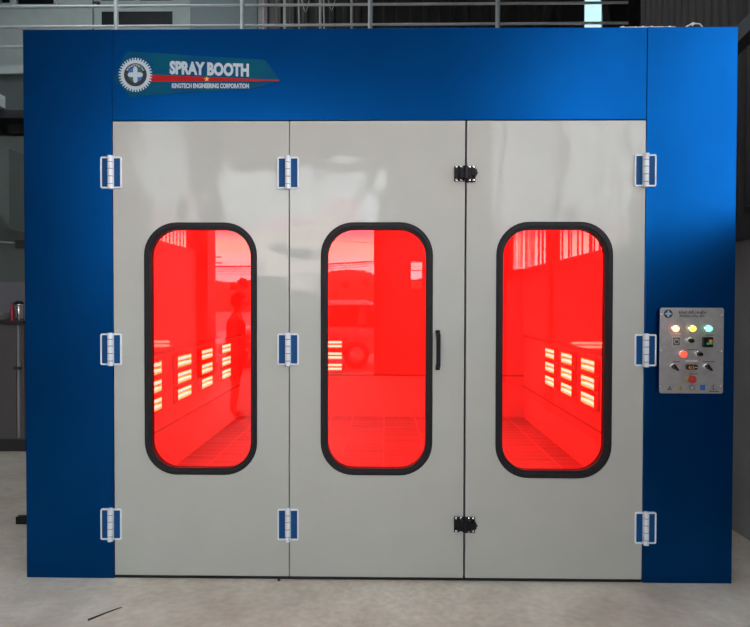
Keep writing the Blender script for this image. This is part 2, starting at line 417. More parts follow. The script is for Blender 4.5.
# ------------------------------------------------------------ sign sticker on the header
y = -.0012
sg = MB().prism([(P(a, b).x, P(a, b).z) for a, b in ((112.8, 78.7), (126.7, 51.4), (265.3, 60.0), (279.8, 80.6), (256.5, 88.4), (130.7, 96.8))], y, .0005).build('company_sign', M['sticker'], booth)
def pp(a, b): q = P(a, b); return (q.x, q.z)
MB().prism([pp(150, 74.7), pp(279.6, 80.1), pp(279.6, 80.9), pp(150, 81.9)], y - .0008, y).build('red_stripe', M['red'], sg)
cx, cz = pp(135.6, 75.0); u = .00562
gear = []
n = 36
for k in range(n):
    for da, rad in ((-.30, 14.6), (-.20, 16.9), (.20, 16.9), (.30, 14.6)):
        a = 2*PI*(k + da)/n; gear.append((cx + rad*u*math.cos(a), cz + rad*u*math.sin(a)))
MB().prism(gear, y - .0016, y - .0002).build('gear_emblem', M['swhite'], sg)
def disc(rad, n=40, a0=0, a1=2*PI, full=True):
    return [(cx + rad*u*math.cos(a0 + (a1-a0)*k/n), cz + rad*u*math.sin(a0 + (a1-a0)*k/n)) for k in range(n if full else n+1)]
MB().prism(disc(11.5), y - .0022, y - .001).build('emblem_disc', M['sblack'], sg)
for q, mm in ((0, 'sgreen'), (1, 'sblue'), (2, 'sgreen'), (3, 'sblue')):
    MB().prism([(cx, cz)] + disc(7.4, 10, q*PI/2, (q+1)*PI/2, False), y - .0028, y - .002).build('emblem_quadrant', M[mm], sg)
cross = []
for k in range(48):
    a = 2*PI*k/48; c4 = abs(math.cos(2*a)); rad = 3.0 + 4.8*c4**1.6
    cross.append((cx + rad*u*math.cos(a)*.98, cz + rad*u*math.sin(a)*1.05))
MB().prism(cross, y - .0034, y - .0026).build('emblem_cross', M['swhite'], sg)
text('KINGTECH', 'emblem_lettering', M['swhite'], sg, None, None, y - .003, 2.1*u, .012, curve=(cx, cz, 8.4*u, 152, 28), width=1)
a = pp(169.8, 73.4); b = pp(249.0, 76.0)
text('SPRAY BOOTH', 'sign_title', M['swhite'], sg, a, None, y - .001, 12.2*u, .052, width=b[0]-a[0], tilt=b[1]-a[1], shrink=.97)
a = pp(172.0, 88.0); b = pp(249.0, 88.2)
text('KINGTECH ENGINEERING CORPORATION', 'sign_subtitle', M['swhite'], sg, a, None, y - .001, 4.6*u, .04, width=b[0]-a[0], tilt=b[1]-a[1])
sx_, sz_ = pp(206.9, 79.2)
MB().prism([(sx_ + (2.9 if k % 2 == 0 else 1.2)*u*math.sin(PI*k/5), sz_ + (2.9 if k % 2 == 0 else 1.2)*u*math.cos(PI*k/5)) for k in range(10)], y - .0018, y - .0007).build('sign_star', M['star'], sg)

# ------------------------------------------------------------ control panel
a = P(659.4, 393.3, -.032); b = P(724.0, 307.9, -.032)
cp = thing('control_panel', 'brushed steel control panel with lit indicator lamps on the right blue column', 'control panel', ((a.x+b.x)/2, -.03, a.z))
MB().prism(rr(a.x + .010, a.z + .010, b.x - .010, b.z - .010, .008, 4), -.028, -.001).build('panel_box', M['blue'], cp)
plate = MB().prism(rr(a.x, a.z, b.x, b.z, .012, 6), -.032, -.026).build('face_plate', M['steel'], cp, bevel=.001)
YF = -.032
def dot(name, px, py, r, prof, m, parent=cp):
    c = P(px, py, YF); s = r*.0056
    return MB().lathe((c.x, YF, c.z), (0, -1, 0), [(q*s, hh) for q, hh in prof], 20).build(name, m, parent, smooth=True)
for px, mm, lb in ((675.0, 'lred', 'lit red lens'), (691.8, 'lyel', 'lit yellow lens'), (707.8, 'lgrn', 'lit green lens')):
    bz = dot('indicator_lamp', px, 328.6, 3.3, [(1.15, 0), (1.15, .005), (1, .007)], M['chrome'])
    ln = dot('lamp_lens', px, 328.6, 3.0, [(1, .004), (1, .014), (.85, .022), (.5, .027), (.05, .029)], M[mm], bz); ln['label'] = lb
bz = dot('push_button', 682.6, 354.1, 3.6, [(1.1, 0), (1.1, .006), (1, .008)], M['chrome'])
dot('button_cap', 682.6, 354.1, 3.2, [(1, .004), (1, .016), (.8, .019)], M['lred2'], bz)['label'] = 'lit red button cap'
bz = dot('push_button', 698.2, 353.8, 2.6, [(1.15, 0), (1.15, .008), (1, .010)], M['chrome'])
dot('button_cap', 698.2, 353.8, 2.0, [(1, .004), (1, .034), (.85, .037)], M['black'], bz)['label'] = 'black button cap'
bz = dot('rotary_switch', 689.3, 340.3, 2.6, [(1.15, 0), (1.15, .012), (1, .014)], M['chrome'])
dot('switch_knob', 689.5, 340.5, 2.0, [(1, .004), (1, .034), (.85, .037)], M['black'], bz)
for px, py in ((673.2, 366.4), (706.6, 366.4)):
    bz = dot('selector_switch', px, py, 2.7, [(1.15, 0), (1.15, .008), (1, .010)], M['chrome'])
    c = P(px, py, YF); k = MB()
    d = Vector((.0125, 0, -.0145)); e = Vector((.005, 0, .0045))
    pts = [c - d*.7 - e, c + d*1.4 - e*.5, c + d*1.4 + e*.5, c - d*.7 + e]
    k.prism([(q.x, q.z) for q in pts], YF - .034, YF - .004)
    k.build('switch_knob', M['black'], bz, bevel=.002)
bz = dot('emergency_stop', 689.2, 378.4, 2.4, [(1.4, 0), (1.4, .006), (1, .008), (1, .03)], M['warn'])
dot('mushroom_button', 689.2, 378.4, 3.9, [(.7, .026), (1, .032), (1, .040), (.8, .046), (.1, .048)], M['estop'], bz)['label'] = 'red mushroom head'
# gauge
def pbox(name, x0, y0, x1, y1, d0, d1, m, parent, bev=0):
    q0, q1 = P(x0, y1, YF), P(x1, y0, YF)
    return MB().box((q0.x, YF - d0, q0.z), (q1.x, YF - d1, q1.z)).build(name, m, parent, bevel=bev)
g = pbox('timer_dial', 671.2, 336.3, 680.2, 346.4, 0, .008, M['gauge'], cp, .001)
pbox('dial_face', 672.4, 337.6, 679.0, 345.0, .0081, .0088, M['ink'], g)
dot('dial_ring', 675.7, 341.3, 2.7, [(1, .008), (1, .0095)], M['gauge'], g); dot('dial_hub', 675.7, 341.3, 1.6, [(1, .009), (1, .016), (.7, .018)], M['ink'], g)
g = pbox('rocker_switch', 701.8, 337.0, 711.2, 347.0, 0, .024, M['black'], cp, .002)
pbox('green_rocker', 704.4, 342.3, 706.2, 344.4, .0245, .027, M['greenp'], g); pbox('red_rocker', 706.5, 339.2, 710.0, 341.8, .0245, .027, M['orange'], g); pbox('green_rocker', 706.8, 342.0, 710.0, 344.1, .0245, .027, M['greenp'], g)
g = pbox('twin_push_button', 685.3, 364.4, 695.6, 369.2, 0, .030, M['black'], cp, .006)
c = P(687.4, 366.8, YF); MB().lathe((c.x, YF - .0305, c.z), (0, -1, 0), [(.0085, 0), (.0085, .003)], 16).build('stop_button', M['orange'], g)
MB().lathe((c.x, YF - .0325, c.z), (0, -1, 0), [(.0045, 0), (.0045, .002)], 12).build('stop_button_centre', M['ink'], g)
pbox('divider', 690.0, 365.0, 690.9, 368.8, .0305, .033, M['warn'], g); pbox('start_mark', 691.9, 366.5, 694.6, 367.3, .0305, .032, M['plabel'], g)
# labels and engraved writing
pbox('name_strip', 684.9, 360.0, 697.8, 362.1, 0, .0012, M['plabel'], cp)
pbox('name_strip', 670.6, 333.0, 680.8, 334.4, 0, .0012, M['plabel'], cp)
def ptext(s, x0, x1, yb, hpx, bold=.012):
    a = P(x0, yb, YF); b = P(x1, yb, YF)
    return text(s, 'engraved_lettering', M['ink'], cp, (a.x, a.z), None, YF - .0006, hpx*.0056, bold, width=b.x - a.x, depth=.0006)
ptext('BẢNG ĐIỀU KHIỂN', 678.8, 705.8, 313.7, 2.5, .03); ptext('PHÒNG SƠN, SẤY', 679.6, 704.8, 317.2, 2.5, .03)
for x0, x1, yb in ((705.0, 713.5, 335.2), (688.0, 698.0, 349.8), (672.5, 680.0, 361.9), (702.5, 714.5, 361.9), (689, 697.5, 374.2), (709.0, 718.5, 391.6)):
    pbox('engraved_line', x0, yb - .5, x1, yb + .2, 0, .0007, M['ink'], cp)
def tri(px, py, r, m, nm):
    c = P(px, py, YF); s = r*.0056
    return MB().ring([(c.x, c.z + s), (c.x - s, c.z - s*.75), (c.x + s, c.z - s*.75)], [(c.x, c.z + s*.35), (c.x - s*.45, c.z - s*.45), (c.x + s*.45, c.z - s*.45)], YF - .0008, YF).build(nm, m, cp)
tri(669.6, 388.2, 2.2, M['ink'], 'warning_symbol'); t2 = tri(680.6, 388.0, 2.7, M['warn'], 'warning_symbol'); t2['label'] = 'yellow warning triangle'
c = P(680.6, 388.3, YF); MB().box((c.x - .0015, YF - .001, c.z - .006), (c.x + .0015, YF - .0002, c.z + .006)).build('exclamation_mark', M['ink'], t2)
c = P(692.0, 387.6, YF)
ringpts = lambda r: [(c.x + r*math.cos(2*PI*k/24), c.z + r*math.sin(2*PI*k/24)) for k in range(24)]
MB().ring(ringpts(.0145), ringpts(.0115), YF - .0008, YF).build('round_symbol', M['ink'], cp)
MB().box((c.x - .004, YF - .001, c.z - .006), (c.x + .004, YF - .0002, c.z + .002)).build('round_symbol_mark', M['plabel'], cp)
pbox('notice_square', 700.1, 385.0, 705.2, 390.2, 0, .0012, M['sblue'], cp)
c = P(713.4, 387.3, YF)
MB().tube([(c.x - .012, YF - .001, c.z - .012), (c.x + .014, YF - .001, c.z - .012)], .0014, 6).tube([(c.x + .004, YF - .001, c.z + .016), (c.x - .006, YF - .001, c.z + .005), (c.x + .001, YF - .001, c.z + .001), (c.x - .002, YF - .001, c.z - .012)], .0022, 6).tube([(c.x - .013, YF - .001, c.z + .003), (c.x - .002, YF - .001, c.z + .004)], .0014, 6).build('person_symbol', M['ink'], cp)
# small round emblem
c = P(668.2, 313.8, YF)
cd_ = lambda r, n=28: [(c.x + r*math.cos(2*PI*k/n), c.z + r*math.sin(2*PI*k/n)) for k in range(n)]
em = MB().prism(cd_(.0235), YF - .001, YF).build('round_emblem', M['sblack'], cp)
MB().prism(cd_(.0150), YF - .0016, YF - .0008).build('emblem_disc', M['sblue'], em)
MB().prism([(c.x + (.006 + .013*abs(math.cos(2*t))**2)*math.cos(t), c.z + (.006 + .013*abs(math.cos(2*t))**2)*math.sin(t)) for t in [2*PI*k/40 for k in range(40)]], YF - .0024, YF - .0014).build('emblem_cross', M['swhite'], em)
for px, py in ((661.4, 314.4), (722.3, 315.0), (661.3, 350.4), (722.0, 351.2), (661.1, 386.6), (721.3, 386.6)):
    dot('panel_screw', px, py, .75, [(1, 0), (1, .002), (.4, .0035)], M['chrome'])

# ------------------------------------------------------------ infrared heaters in the booth
def heater(base, wall, width, label):
    """wall: 'L' faces +x, 'R' faces -x, 'B' faces -y ; base = centre on the wall at floor height"""
    r = thing('infrared_heater', label, 'heater', base, 'infrared heaters glowing inside the booth')
    T = {'L': Matrix.Rotation(PI/2, 4, 'Z'), 'R': Matrix.Rotation(-PI/2, 4, 'Z'), 'B': Matrix.Identity(4)}[wall]
    def add(mb, nm, m, par):
        o = mb.build(nm, m, None, smooth=True); o.data.transform(T)
        o.parent = par; return o
    add(MB().box((-width/2 - .01, -.012, .62), (width/2 + .01, -.001, 1.08)), 'backing_frame', M['cassette'], r)
    for k in range(3):
        zc = .70 + k*.155
        rf = add(MB().ring(rr(-width/2, zc - .062, width/2, zc + .062, .008, 3), rr(-width/2 + .012, zc - .05, width/2 - .012, zc + .05, .006, 3), -.045, -.012).box((-width/2 + .01, -.016, zc - .052), (width/2 - .01, -.0122, zc + .052)), 'reflector', M['gold'], r)
        for s in (-1, 1):
            t = add(MB().tube([(-width/2 + .018, -.034, zc + s*.026), (width/2 - .018, -.034, zc + s*.026)], .013, 8), 'heating_tube', M['tube'], rf)
    return r
xw, xe = XL + SIDE + .021, XR - SIDE - .021
xw, xe = XL + SIDE, XR - SIDE
ws = ['nearest the doors', 'second from the doors', 'third from the doors', 'fourth from the doors']
for k, zv in enumerate((5.10, 5.92, 6.68, 7.50)):
    heater((xw, zv - 3.44, 0), 'L', .42, 'glowing infrared heater on the left booth wall, ' + ws[k])
for k, zv in enumerate((5.60, 6.25, 6.88)):
    heater((xe, zv - 3.44, 0), 'R', .38, 'glowing infrared heater on the right booth wall, ' + ws[k])
heater((-.80, BD - .05, 0), 'B', .48, 'glowing infrared heater on the back wall seen at the middle window edge')
heater((1.02, BD - .05, 0), 'B', .48, 'glowing infrared heater on the back wall, hidden between the middle and right windows')
# red fill lights added at the booth ceiling, out of view, to redden the interior
for k, (x, yy) in enumerate(((-1.0, .95), (1.0, .95), (-1.0, 2.6), (1.0, 2.6), (-1.0, 4.1), (1.0, 4.1))):
    f = MB().ring(rr(x - .32, yy - .32, x + .32, yy + .32, .02, 2), rr(x - .28, yy - .28, x + .28, yy + .28, .02, 2), 0, .05)
    f.bm.transform(Matrix(((1,0,0,0),(0,0,1,0),(0,1,0,0),(0,0,0,1)))); 
    f.bm.transform(Matrix.Translation((0, 0, 2.73)))
    fo = f.build('red_fill_frame', M['cassette'], booth)
    bx('red_fill_panel', (x - .28, yy - .28, 2.76), (x + .28, yy + .28, 2.779), M['glowpanel'], fo)
    ld = bpy.data.lights.new('added_red_fill', 'AREA'); ld.shape = 'SQUARE'; ld.size = .5; ld.energy = 34; ld.color = (1, .012, .012)
    lo = bpy.data.objects.new('added_red_fill', ld); COL.objects.link(lo); lo.location = (x, yy, 2.75); lo.parent = fo; lo.location = (x, yy, 2.75)

# ------------------------------------------------------------ hall
def hole_wall(x0, x1, z0, z1, holes, y0, y1):
    b = MB(); xs = sorted({x0, x1, *[h[0] for h in holes], *[h[1] for h in holes]}); zs = sorted({z0, z1, *[h[2] for h in holes], *[h[3] for h in holes]})
    for i in range(len(xs)-1):
        for j in range(len(zs)-1):
            mx, mz = (xs[i]+xs[i+1])/2, (zs[j]+zs[j+1])/2
            if not any(h[0] < mx < h[1] and h[2] < mz < h[3] for h in holes): b.box((xs[i], y0, zs[j]), (xs[i+1], y1, zs[j+1]))
    return b
HX0, HX1 = -4.0, 2.43         # front part of the hall
YF0 = -10.0                   # facade with the open doorway
YB = 8.6                      # back wall
struct(bx('floor', (-9, YF0 - .3, -.1), (6.2, YB + .3, 0), M['floor']))
# right wall: masonry below, beam, upper cladding; open slats in the front part
struct(bx('wall_right', (HX1, YF0, 0), (HX1 + .2, 2.6, 2.04), M['concwall']))
struct(bx('trim_1', (HX1 - .02, YF0, 2.04), (HX1 + .14, 2.6, 2.17), M['beam']))
def corr(name, x0, x1, z0, z1, y, m, pitch=.15, depth=.04, axis='x'):
    """corrugated sheet, running along x at depth y (or along y at x=y when axis='y')"""
    b = MB(); n = int((x1 - x0) / pitch); pr = []
    for k in range(n + 1):
        for f, d in ((0, 0), (.5, 0), (.62, depth), (.88, depth)): pr.append((x0 + (k + f)*pitch, d))
    pr = [q for q in pr if q[0] <= x1]
    lo = []; hi = []
    for t, d in pr:
        c = (t, y - d) if axis == 'x' else (y - d, t)
        lo.append(b.bm.verts.new((c[0], c[1], z0))); hi.append(b.bm.verts.new((c[0], c[1], z1)))
    for k in range(len(lo) - 1): b.bm.faces.new((lo[k], lo[k+1], hi[k+1], hi[k]))
    o = b.build(name, m); s = o.modifiers.new('s', 'SOLIDIFY'); s.thickness = .004; return struct(o)
corr('wall_right_cladding', -.6, 2.6, 2.17, 8, HX1 + .1, M['corr2'], .12, .035, 'y')
struct(bx('wall_right_return', (HX1 + .1, 2.6, 0), (6.2, 2.7, 8), M['corr']))
struct(bx('wall_far_right', (6.0, 2.7, 0), (6.2, YB, 8), M['corr']))
# slatted daylight cladding in the front part of the right wall
sl = MB(); yy = -9.6
while yy < -.7:
    wv = random.choice((.03, .04, .06, .1)); sl.box((HX1 + .04, yy, 2.17), (HX1 + .05, yy + wv, 5.6)); yy += wv + random.choice((.06, .1, .14, .24))
struct(sl.build('wall_right_slats', M['corr']))
struct(bx('wall_right_top', (HX1, YF0, 5.6), (HX1 + .1, -.6, 8), M['corr']))
for yv in (-8.8, -5.5, -2.2): struct(bx('trim_2', (HX1 - .05, yv - .12, 0), (HX1 + .1, yv + .12, 8), M['beam']))
# left wall of the front part
struct(bx('wall_left', (HX0 - .2, YF0, 0), (HX0, -4.2, 2.68), M['paintwall']))
struct(bx('wall_left_upper', (HX0 - .2, YF0, 5.3), (HX0, -4.2, 8), M['roof']))
sl = MB(); yy = -9.6
struct(bx('wall_left_middle', (HX0 - .2, -6.9, 2.68), (HX0, -4.2, 5.3), M['roof']))
while yy < -7.0:
    sl.box((HX0 - .1, yy, 2.68), (HX0 - .09, yy + .045, 5.3)); yy += .2
struct(sl.build('wall_left_slats', M['roof']))
struct(bx('trim_3', (HX0 - .2, YF0 - .1, 0), (HX0 + .25, YF0 + .5, 8), M['beam']))
struct(bx('wall_left_return', (-9, -4.2, 0), (HX0, -4.0, 8), M['paintwall']))
struct(bx('wall_far_left', (-9, -4.0, 0), (-8.8, YB, 8), M['dimwall']))
# facade opposite the booth
OX1 = R(374, 303, 13.44).x
struct(bx('wall_front', (OX1, YF0 - .25, 0), (HX1, YF0, 2.45), M['beamg']))
wx0, wx1 = R(409.5, 303, 13.44).x, R(423.5, 303, 13.44).x; wz1, wz0 = R(410, 260, 13.44).z, R(410, 290, 13.44).z
for o in list(bpy.data.objects):
    if o.name == 'wall_front': bpy.data.objects.remove(o)
fw = MB(); fw.box((OX1, YF0 - .25, 0), (wx0, YF0, 8)); fw.box((wx1, YF0 - .25, 0), (HX1, YF0, 8)); fw.box((wx0, YF0 - .25, 0), (wx1, YF0, wz0)); fw.box((wx0, YF0 - .25, wz1), (wx1, YF0, 8))
fw.box((HX0, YF0 - .25, 4.65), (OX1, YF0, 8))
struct(fw.build('wall_front', M['beamg']))
wf = MB().ring(rect_like(wx0, wz0, wx1, wz1, 0), rect_like(wx0 + .03, wz0 + .03, wx1 - .03, wz1 - .03, 0), YF0 - .1, YF0 - .04)
for f in (.33, .66): wf.box((wx0, YF0 - .09, wz0 + (wz1-wz0)*f - .012), (wx1, YF0 - .05, wz0 + (wz1-wz0)*f + .012))
struct(wf.build('window_1', M['beam']))
struct(bx('trim_4', (OX1, YF0, 0), (OX1 + .14, YF0 + .12, 8), M['beam']))
a, b = R(378, 258.5, 13.2), R(432, 248.5, 13.2)
bn = tag(bx('banner', (a.x, YF0 + .02, a.z), (b.x, YF0 + .05, b.z), M['banner']), 'pale strip banner with dark letters on the wall opposite, reflected in the middle window', 'banner')
text('O=SZT', 'banner_lettering', M['ink'], None, (0, 0), None, 0, (b.z - a.z)*.6, .02, width=.46)
bl = bpy.data.objects['banner_lettering']
for v in bl.data.vertices: v.co = Vector((-v.co.x, 0, v.co.z))
bl.location = (R(424, 250, 13.2).x - .0, YF0 + .055, a.z + (b.z - a.z)*.2); bl.parent = bn
# roof with two skylights, plus one opening added to brighten the back siding
rf = hole_wall(-9, 6.2, YF0 - .4, YB + .3, [(-3.0, -1.9, -6.5, 1.0), (.3, 1.4, -6.5, 1.0), (-6.4, -3.2, 4.0, 5.8)], 8, 8.1)
rf.bm.transform(Matrix(((1,0,0,0),(0,0,1,0),(0,1,0,0),(0,0,0,1))))
struct(rf.build('ceiling', M['roof']))
for k in range(6):
    struct(bx('trim_5', (-9, -9 + k*3.4, 7.7), (HX1, -8.85 + k*3.4, 8), M['beam']))

# ---------- back of the hall seen over and beside the booth
YM = 6.56
Zm = P(12, 66, YM).z
struct(corr('wall_back_1', P(262, 10, YB).x, HX1, 2.5, 8, YB, M['corr'], .3, .05)) if False else None
corr('wall_back', P(256, 10, YB).x, P(583, 10, YB).x, 0, 8, YB, M['corr'], .26, .05)
corr('wall_back_right', P(603, 10, YB).x, 6.1, 0, 8, YB, M['corr'], .26, .05)
struct(bx('wall_back_lower', (P(582, 10, YB).x, YB, 0), (P(604, 10, YB).x, YB + .05, P(590, 60, YB).z), M['corr']))
struct(bx('wall_back_2', (-9, YB, 0), (P(256, 10, YB).x, YB + .1, Zm - .1), M['dimwall']))
# upper room front: pale siding wall on the mezzanine
YS = 8.0
x_end = P(257, 10, YS).x; x_blue = P(190, 10, YS).x
sd = MB()
z = Zm - .2
for zz0, zz1 in ((Zm - .25, P(50, 46.7, YS).z), (P(50, 46.7, YS).z + .02, P(50, 27, YS).z - .0), (P(50, 27, YS).z + .02, 8)):
    pass
# openings: window a (1..10, -20..4), window b (17..54, -20..4.8), door pane part of the door
def px_rect(x0, y0, x1, y1, yy): p, q = P(x0, y1, yy), P(x1, y0, yy); return (p.x, q.x, p.z, q.z)
wa = px_rect(1, -26, 10.5, 3.8, YS); wb = px_rect(17, -26, 54.3, 4.9, YS); dd = px_rect(92.7, -30, 190, 60, YS)
b = hole_wall(-9, x_blue, Zm - .3, 7.98, [wa, wb, (dd[0], dd[1], dd[2], 7.9)], YS, YS + .12)
struct(b.build('wall_upper_room', M['siding']))
for k, q in enumerate((wa, wb)):
    f = MB().ring(rect_like(q[0] - .05, q[2] - .05, q[1] + .05, q[3] + .05, 0), rect_like(q[0], q[2], q[1], q[3], 0), YS - .03, YS + .05).build('window_%d' % (k + 2), M['siding']); struct(f)
    bx('window_pane', (q[0], YS + .04, q[2]), (q[1], YS + .05, q[3]), M['glassdark'], f)
for k, py in enumerate((7.6, 47.2)): 
    zq = P(60, py, YS).z; struct(bx('trim_%d' % (6 + k), (-9, YS - .012, zq - .012), (dd[0] - .02, YS, zq + .012), M['beamg']))
# door with a low glazed light
d = struct(bx('door_1', (dd[0], YS + .02, dd[2]), (dd[1], YS + .06, 7.9), M['siding']))
for q in (px_rect(101.8, 11.5, 172.6, 25, YS + .02), px_rect(101.8, -26, 134.5, .6, YS + .02), px_rect(140, -26, 172, .6, YS + .02)):
    bx('door_light', (q[0], YS + .012, q[2]), (q[1], YS + .022, q[3]), M['glassdark'], d)
bx('door_frame', (dd[1] - .13, YS - .02, dd[2]), (dd[1], YS + .019, 7.9), M['siding'], d)
bx('door_frame', (dd[0], YS - .005, dd[2]), (dd[0] + .02, YS + .019, 7.9), M['beamg'], d)
c = P(97, 3.2, YS)
MB().box((c.x - .06, YS - .05, c.z - .02), (c.x + .07, YS - .02, c.z + .01)).box((c.x + .01, YS - .03, c.z - .05), (c.x + .06, YS + .02, c.z + .02)).build('door_handle', M['beam'], d)
struct(bx('wall_upper_side', (x_blue, YS - .01, Zm - .3), (x_end, YS + .12, 7.98), M['bluewall']))
# mezzanine slab edge and underside
struct(bx('floor_mezzanine', (-9, YM, Zm - .12), (HX1, YB, Zm), M['siding']))
zb = P(12, 110, YM).z
struct(bx('trim_8', (-9, YM + .05, zb), (P(640, 10, YM).x, YM + .2, Zm - .12), M['dimwall']))
struct(bx('trim_9', (-9, YM, zb - .13), (P(640, 10, YM).x, YM + .25, zb), M['beam']))
q = px_rect(7, 119, 40, 133, YM + .3); struct(bx('trim_10', (q[0], YM + .3, q[2]), (q[1], YM + .7, q[3]), M['beam']))
# small bracket light at far left under the slab
c = P(1.5, 102, YM - .05)
tag(MB().box((c.x - .2, YM - .12, c.z - .08), (c.x + .0, YM + .06, c.z + .12)).tube([(c.x + .03, YM - .05, c.z - .1), (c.x + .03, YM - .05, c.z + .03), (c.x - .02, YM - .05, c.z + .12)], .012, 6).build('electric_box', M['galv']), 'small grey electrical box on the mezzanine edge, far left', 'electrical box')

# railing of the mezzanine
rail = thing('mezzanine_railing', 'galvanised steel railing along the mezzanine edge above the booth', 'railing', (P(242, 10, YM).x, YM, Zm))
rl = MB()
x0, x1 = P(-30, 6, YM).x, P(628, 6, YM).x
for pa, pb in (((-30, 7.2), (628, 2.6)), ((-30, 27.4), (628, 22.8))):
    A = P(pa[0], pa[1], YM); B = P(pb[0], pb[1], YM); rl.tube([A, Vector((B.x, YM, A.z))] if False else [A, B], .022, 10)
rl.tube([(x0, YM, P(10, 47, YM).z), (x1, YM, P(10, 47, YM).z)], .022, 10)
rl.tube([(x0, YM, P(10, -18, YM).z), (x1, YM, P(10, -18, YM).z)], .032, 10)
rl.build('railing_bars', M['galv'], rail, smooth=True)
for px in (-12, 116.3, 242.4, 370.3, 497.8):
    xx = P(px, 15, YM).x; MB().tube([(xx, YM, Zm), (xx, YM, P(px, -18, YM).z)], .038, 12).build('railing_post', M['galv'], rail, smooth=True)
# steel uprights leaning behind the railing
for px, rpx, nm in ((284.6, 1.4, 0), (300.5, .9, 1), (320.3, 1.4, 0), (325.5, .9, 1), (351.6, 1.4, 0)):
    c0 = P(px, 45, YM + .7 + .15*nm); c1 = P(px if not nm else px - 3.5, -30, YM + .7 + .15*nm)
    lbl = {284.6: 'grey steel upright behind the railing, leftmost of the thick ones', 300.5: 'thin bent grey rod behind the railing, left of the middle upright', 320.3: 'grey steel upright behind the railing, middle of the thick ones', 325.5: 'thin grey rod close beside the middle upright behind the railing', 351.6: 'grey steel upright behind the railing, rightmost of the thick ones'}[px]
    pts = [(c0.x, c0.y, Zm), (c1.x if not nm else (c0.x + c1.x)/2, c1.y, (Zm + c1.z)/2 + .3), (c1.x, c1.y, 7.9)] if nm else [(c0.x, c0.y, Zm), (c0.x, c0.y, 7.9)]
    tag(MB().tube(pts, rpx*.0165, 8).build('steel_upright' if not nm else 'steel_rod', M['rebar']), lbl, 'steel post' if not nm else 'steel rod', 'steel uprights behind the railing')
for k, (px, py) in enumerate(((305.5, 12.5), (331.5, 11.0))):
    c = P(px, py, YM + .55); pts = []
    for t in range(9):
        s = t/8*2 - 1; pts.append((c.x + s*.12, c.y, c.z + .5*abs(s)**1.4))
    tag(MB().tube(pts, .008, 6).build('hanging_cable', M['galv']), ('thin pale cable loop hanging behind the railing, left one', 'thin pale cable loop hanging behind the railing, right one')[k], 'cable')
# bright narrow window in the back wall
q = px_rect(583.5, -26, 602.5, 60, YB - .12)
wn = struct(MB().ring(rect_like(q[0] - .45, q[2], q[1] + .45, 8.0, 0), rect_like(q[0], q[2] + .04, q[1], 7.86, 0), YB - .16, YB - .08).build('window_4', M['beam']))
bx('window_pane', (q[0], YB - .13, q[2]), (q[1], YB - .12, 7.88), M['frost'], wn)
# dark steelwork behind at right: post, brace, beam
for a, b, r in (((556, 60), (500, -30), .05), ((604, 40), (612, -30), .06)):
    A, B = P(*a, YB - .35), P(*b, YB - .35); 
st = thing('roof_truss', 'dark steel roof truss behind the right part of the railing', 'truss', (P(607, 30, YB - .3).x, YB - .35, Zm))
MB().tube([P(544, 45, YB - .3), P(560, -40, YB - .3)], .09, 4).build('brace', M['beam'], st)
MB().tube([P(612, 45, YB - .3), P(600, -40, YB - .3)], .09, 4).build('brace', M['beam'], st)
A = P(632, 15, YB - .4); B = P(662, 19, YB - .4)
MB().box((A.x, YB - .5, A.z - .06), (B.x, YB - .25, A.z + .5)).build('bracket_plate', M['beam'], st)
# second, lighter corrugated bay at the right
# diagonal roof beam and column right of the booth
A, B = P(733, 58, 3.2), P(765, 30, 3.2)
tag(MB().tube([(P(712, 66, .5).x, .5, P(712, 66, .5).z), (P(762, 16, .5).x, .5, P(762, 16, .5).z)], .07, 4).build('roof_brace', M['cabbase']), 'dark diagonal steel brace at the top right corner', 'steel beam')
# right wall posts
xx = P(741.5, 100, 1.05)
MBs = MB().box((HX1 - .03, .60, 2.22), (HX1 + .05, .68, 8))
struct(MBs.build('trim_11', M['beam']))
MBs = MB().box((HX1 - .08, .5, 2.0), (HX1 + .02, 3.0, 2.12)); struct(MBs.build('trim_12', M['beam']))

# ---------- things left of the booth
cz_ = 2.9
cab = thing('storage_cabinet', 'dark brown-grey cabinet with dark plinth left of the booth', 'cabinet', (P(5, 380, cz_).x, cz_, 0))
a = P(0, 446, cz_); tp = P(5, 321, cz_).z; bz0 = P(5, 436, cz_).z
xr = P(22.8, 380, cz_).x; xg = P(17.2, 380, cz_).x; xg2 = P(19.8, 380, cz_).x; xlft = xr - 1.3
bx('cabinet_body', (xlft, cz_ + .02, .0 + .13), (xr, cz_ + .5, tp - .03), M['cabinet'], cab)
bx('cabinet_top', (xlft - .02, cz_ - .02, tp - .03), (xr + .02, cz_ + .52, tp), M['cabbase'], cab)
bx('plinth', (xlft, cz_ + .03, 0), (xr, cz_ + .48, .13), M['cabbase'], cab)
bx('cabinet_door', (xlft + .02, cz_, .15), (xg - .01, cz_ + .02, tp - .04), M['cabinet'], cab, .003)
es = bx('edge_strip', (xg, cz_ - .004, .15), (xg2, cz_ + .02, tp - .04), M['cabedge'], cab)
zc = P(18, 368, cz_).z; bx('cabinet_catch', (xg - .03, cz_ - .02, zc - .015), (xg2 + .02, cz_, zc + .015), M['cabbase'], cab)
c = P(12.3, 321, cz_ + .05)
tag(MB().lathe((c.x, cz_ + .05, tp), (0,0,1), [(.024, 0), (.026, .02), (.026, .11), (.014, .15), (.013, .175), (.016, .176), (.016, .195)], 18).build('bottle', M['bottle'], smooth=True), 'dark red bottle standing on the cabinet top', 'bottle')
c = P(19.0, 321, cz_ + .22)
k = thing('thermos_flask', 'steel thermos flask with black lid on the cabinet', 'flask', (c.x, cz_ + .22, tp))
MB().lathe((c.x, cz_ + .22, tp), (0,0,1), [(.05, 0), (.052, .01), (.052, .155), (.045, .175)], 22).build('flask_body', M['chrome'], k, smooth=True)
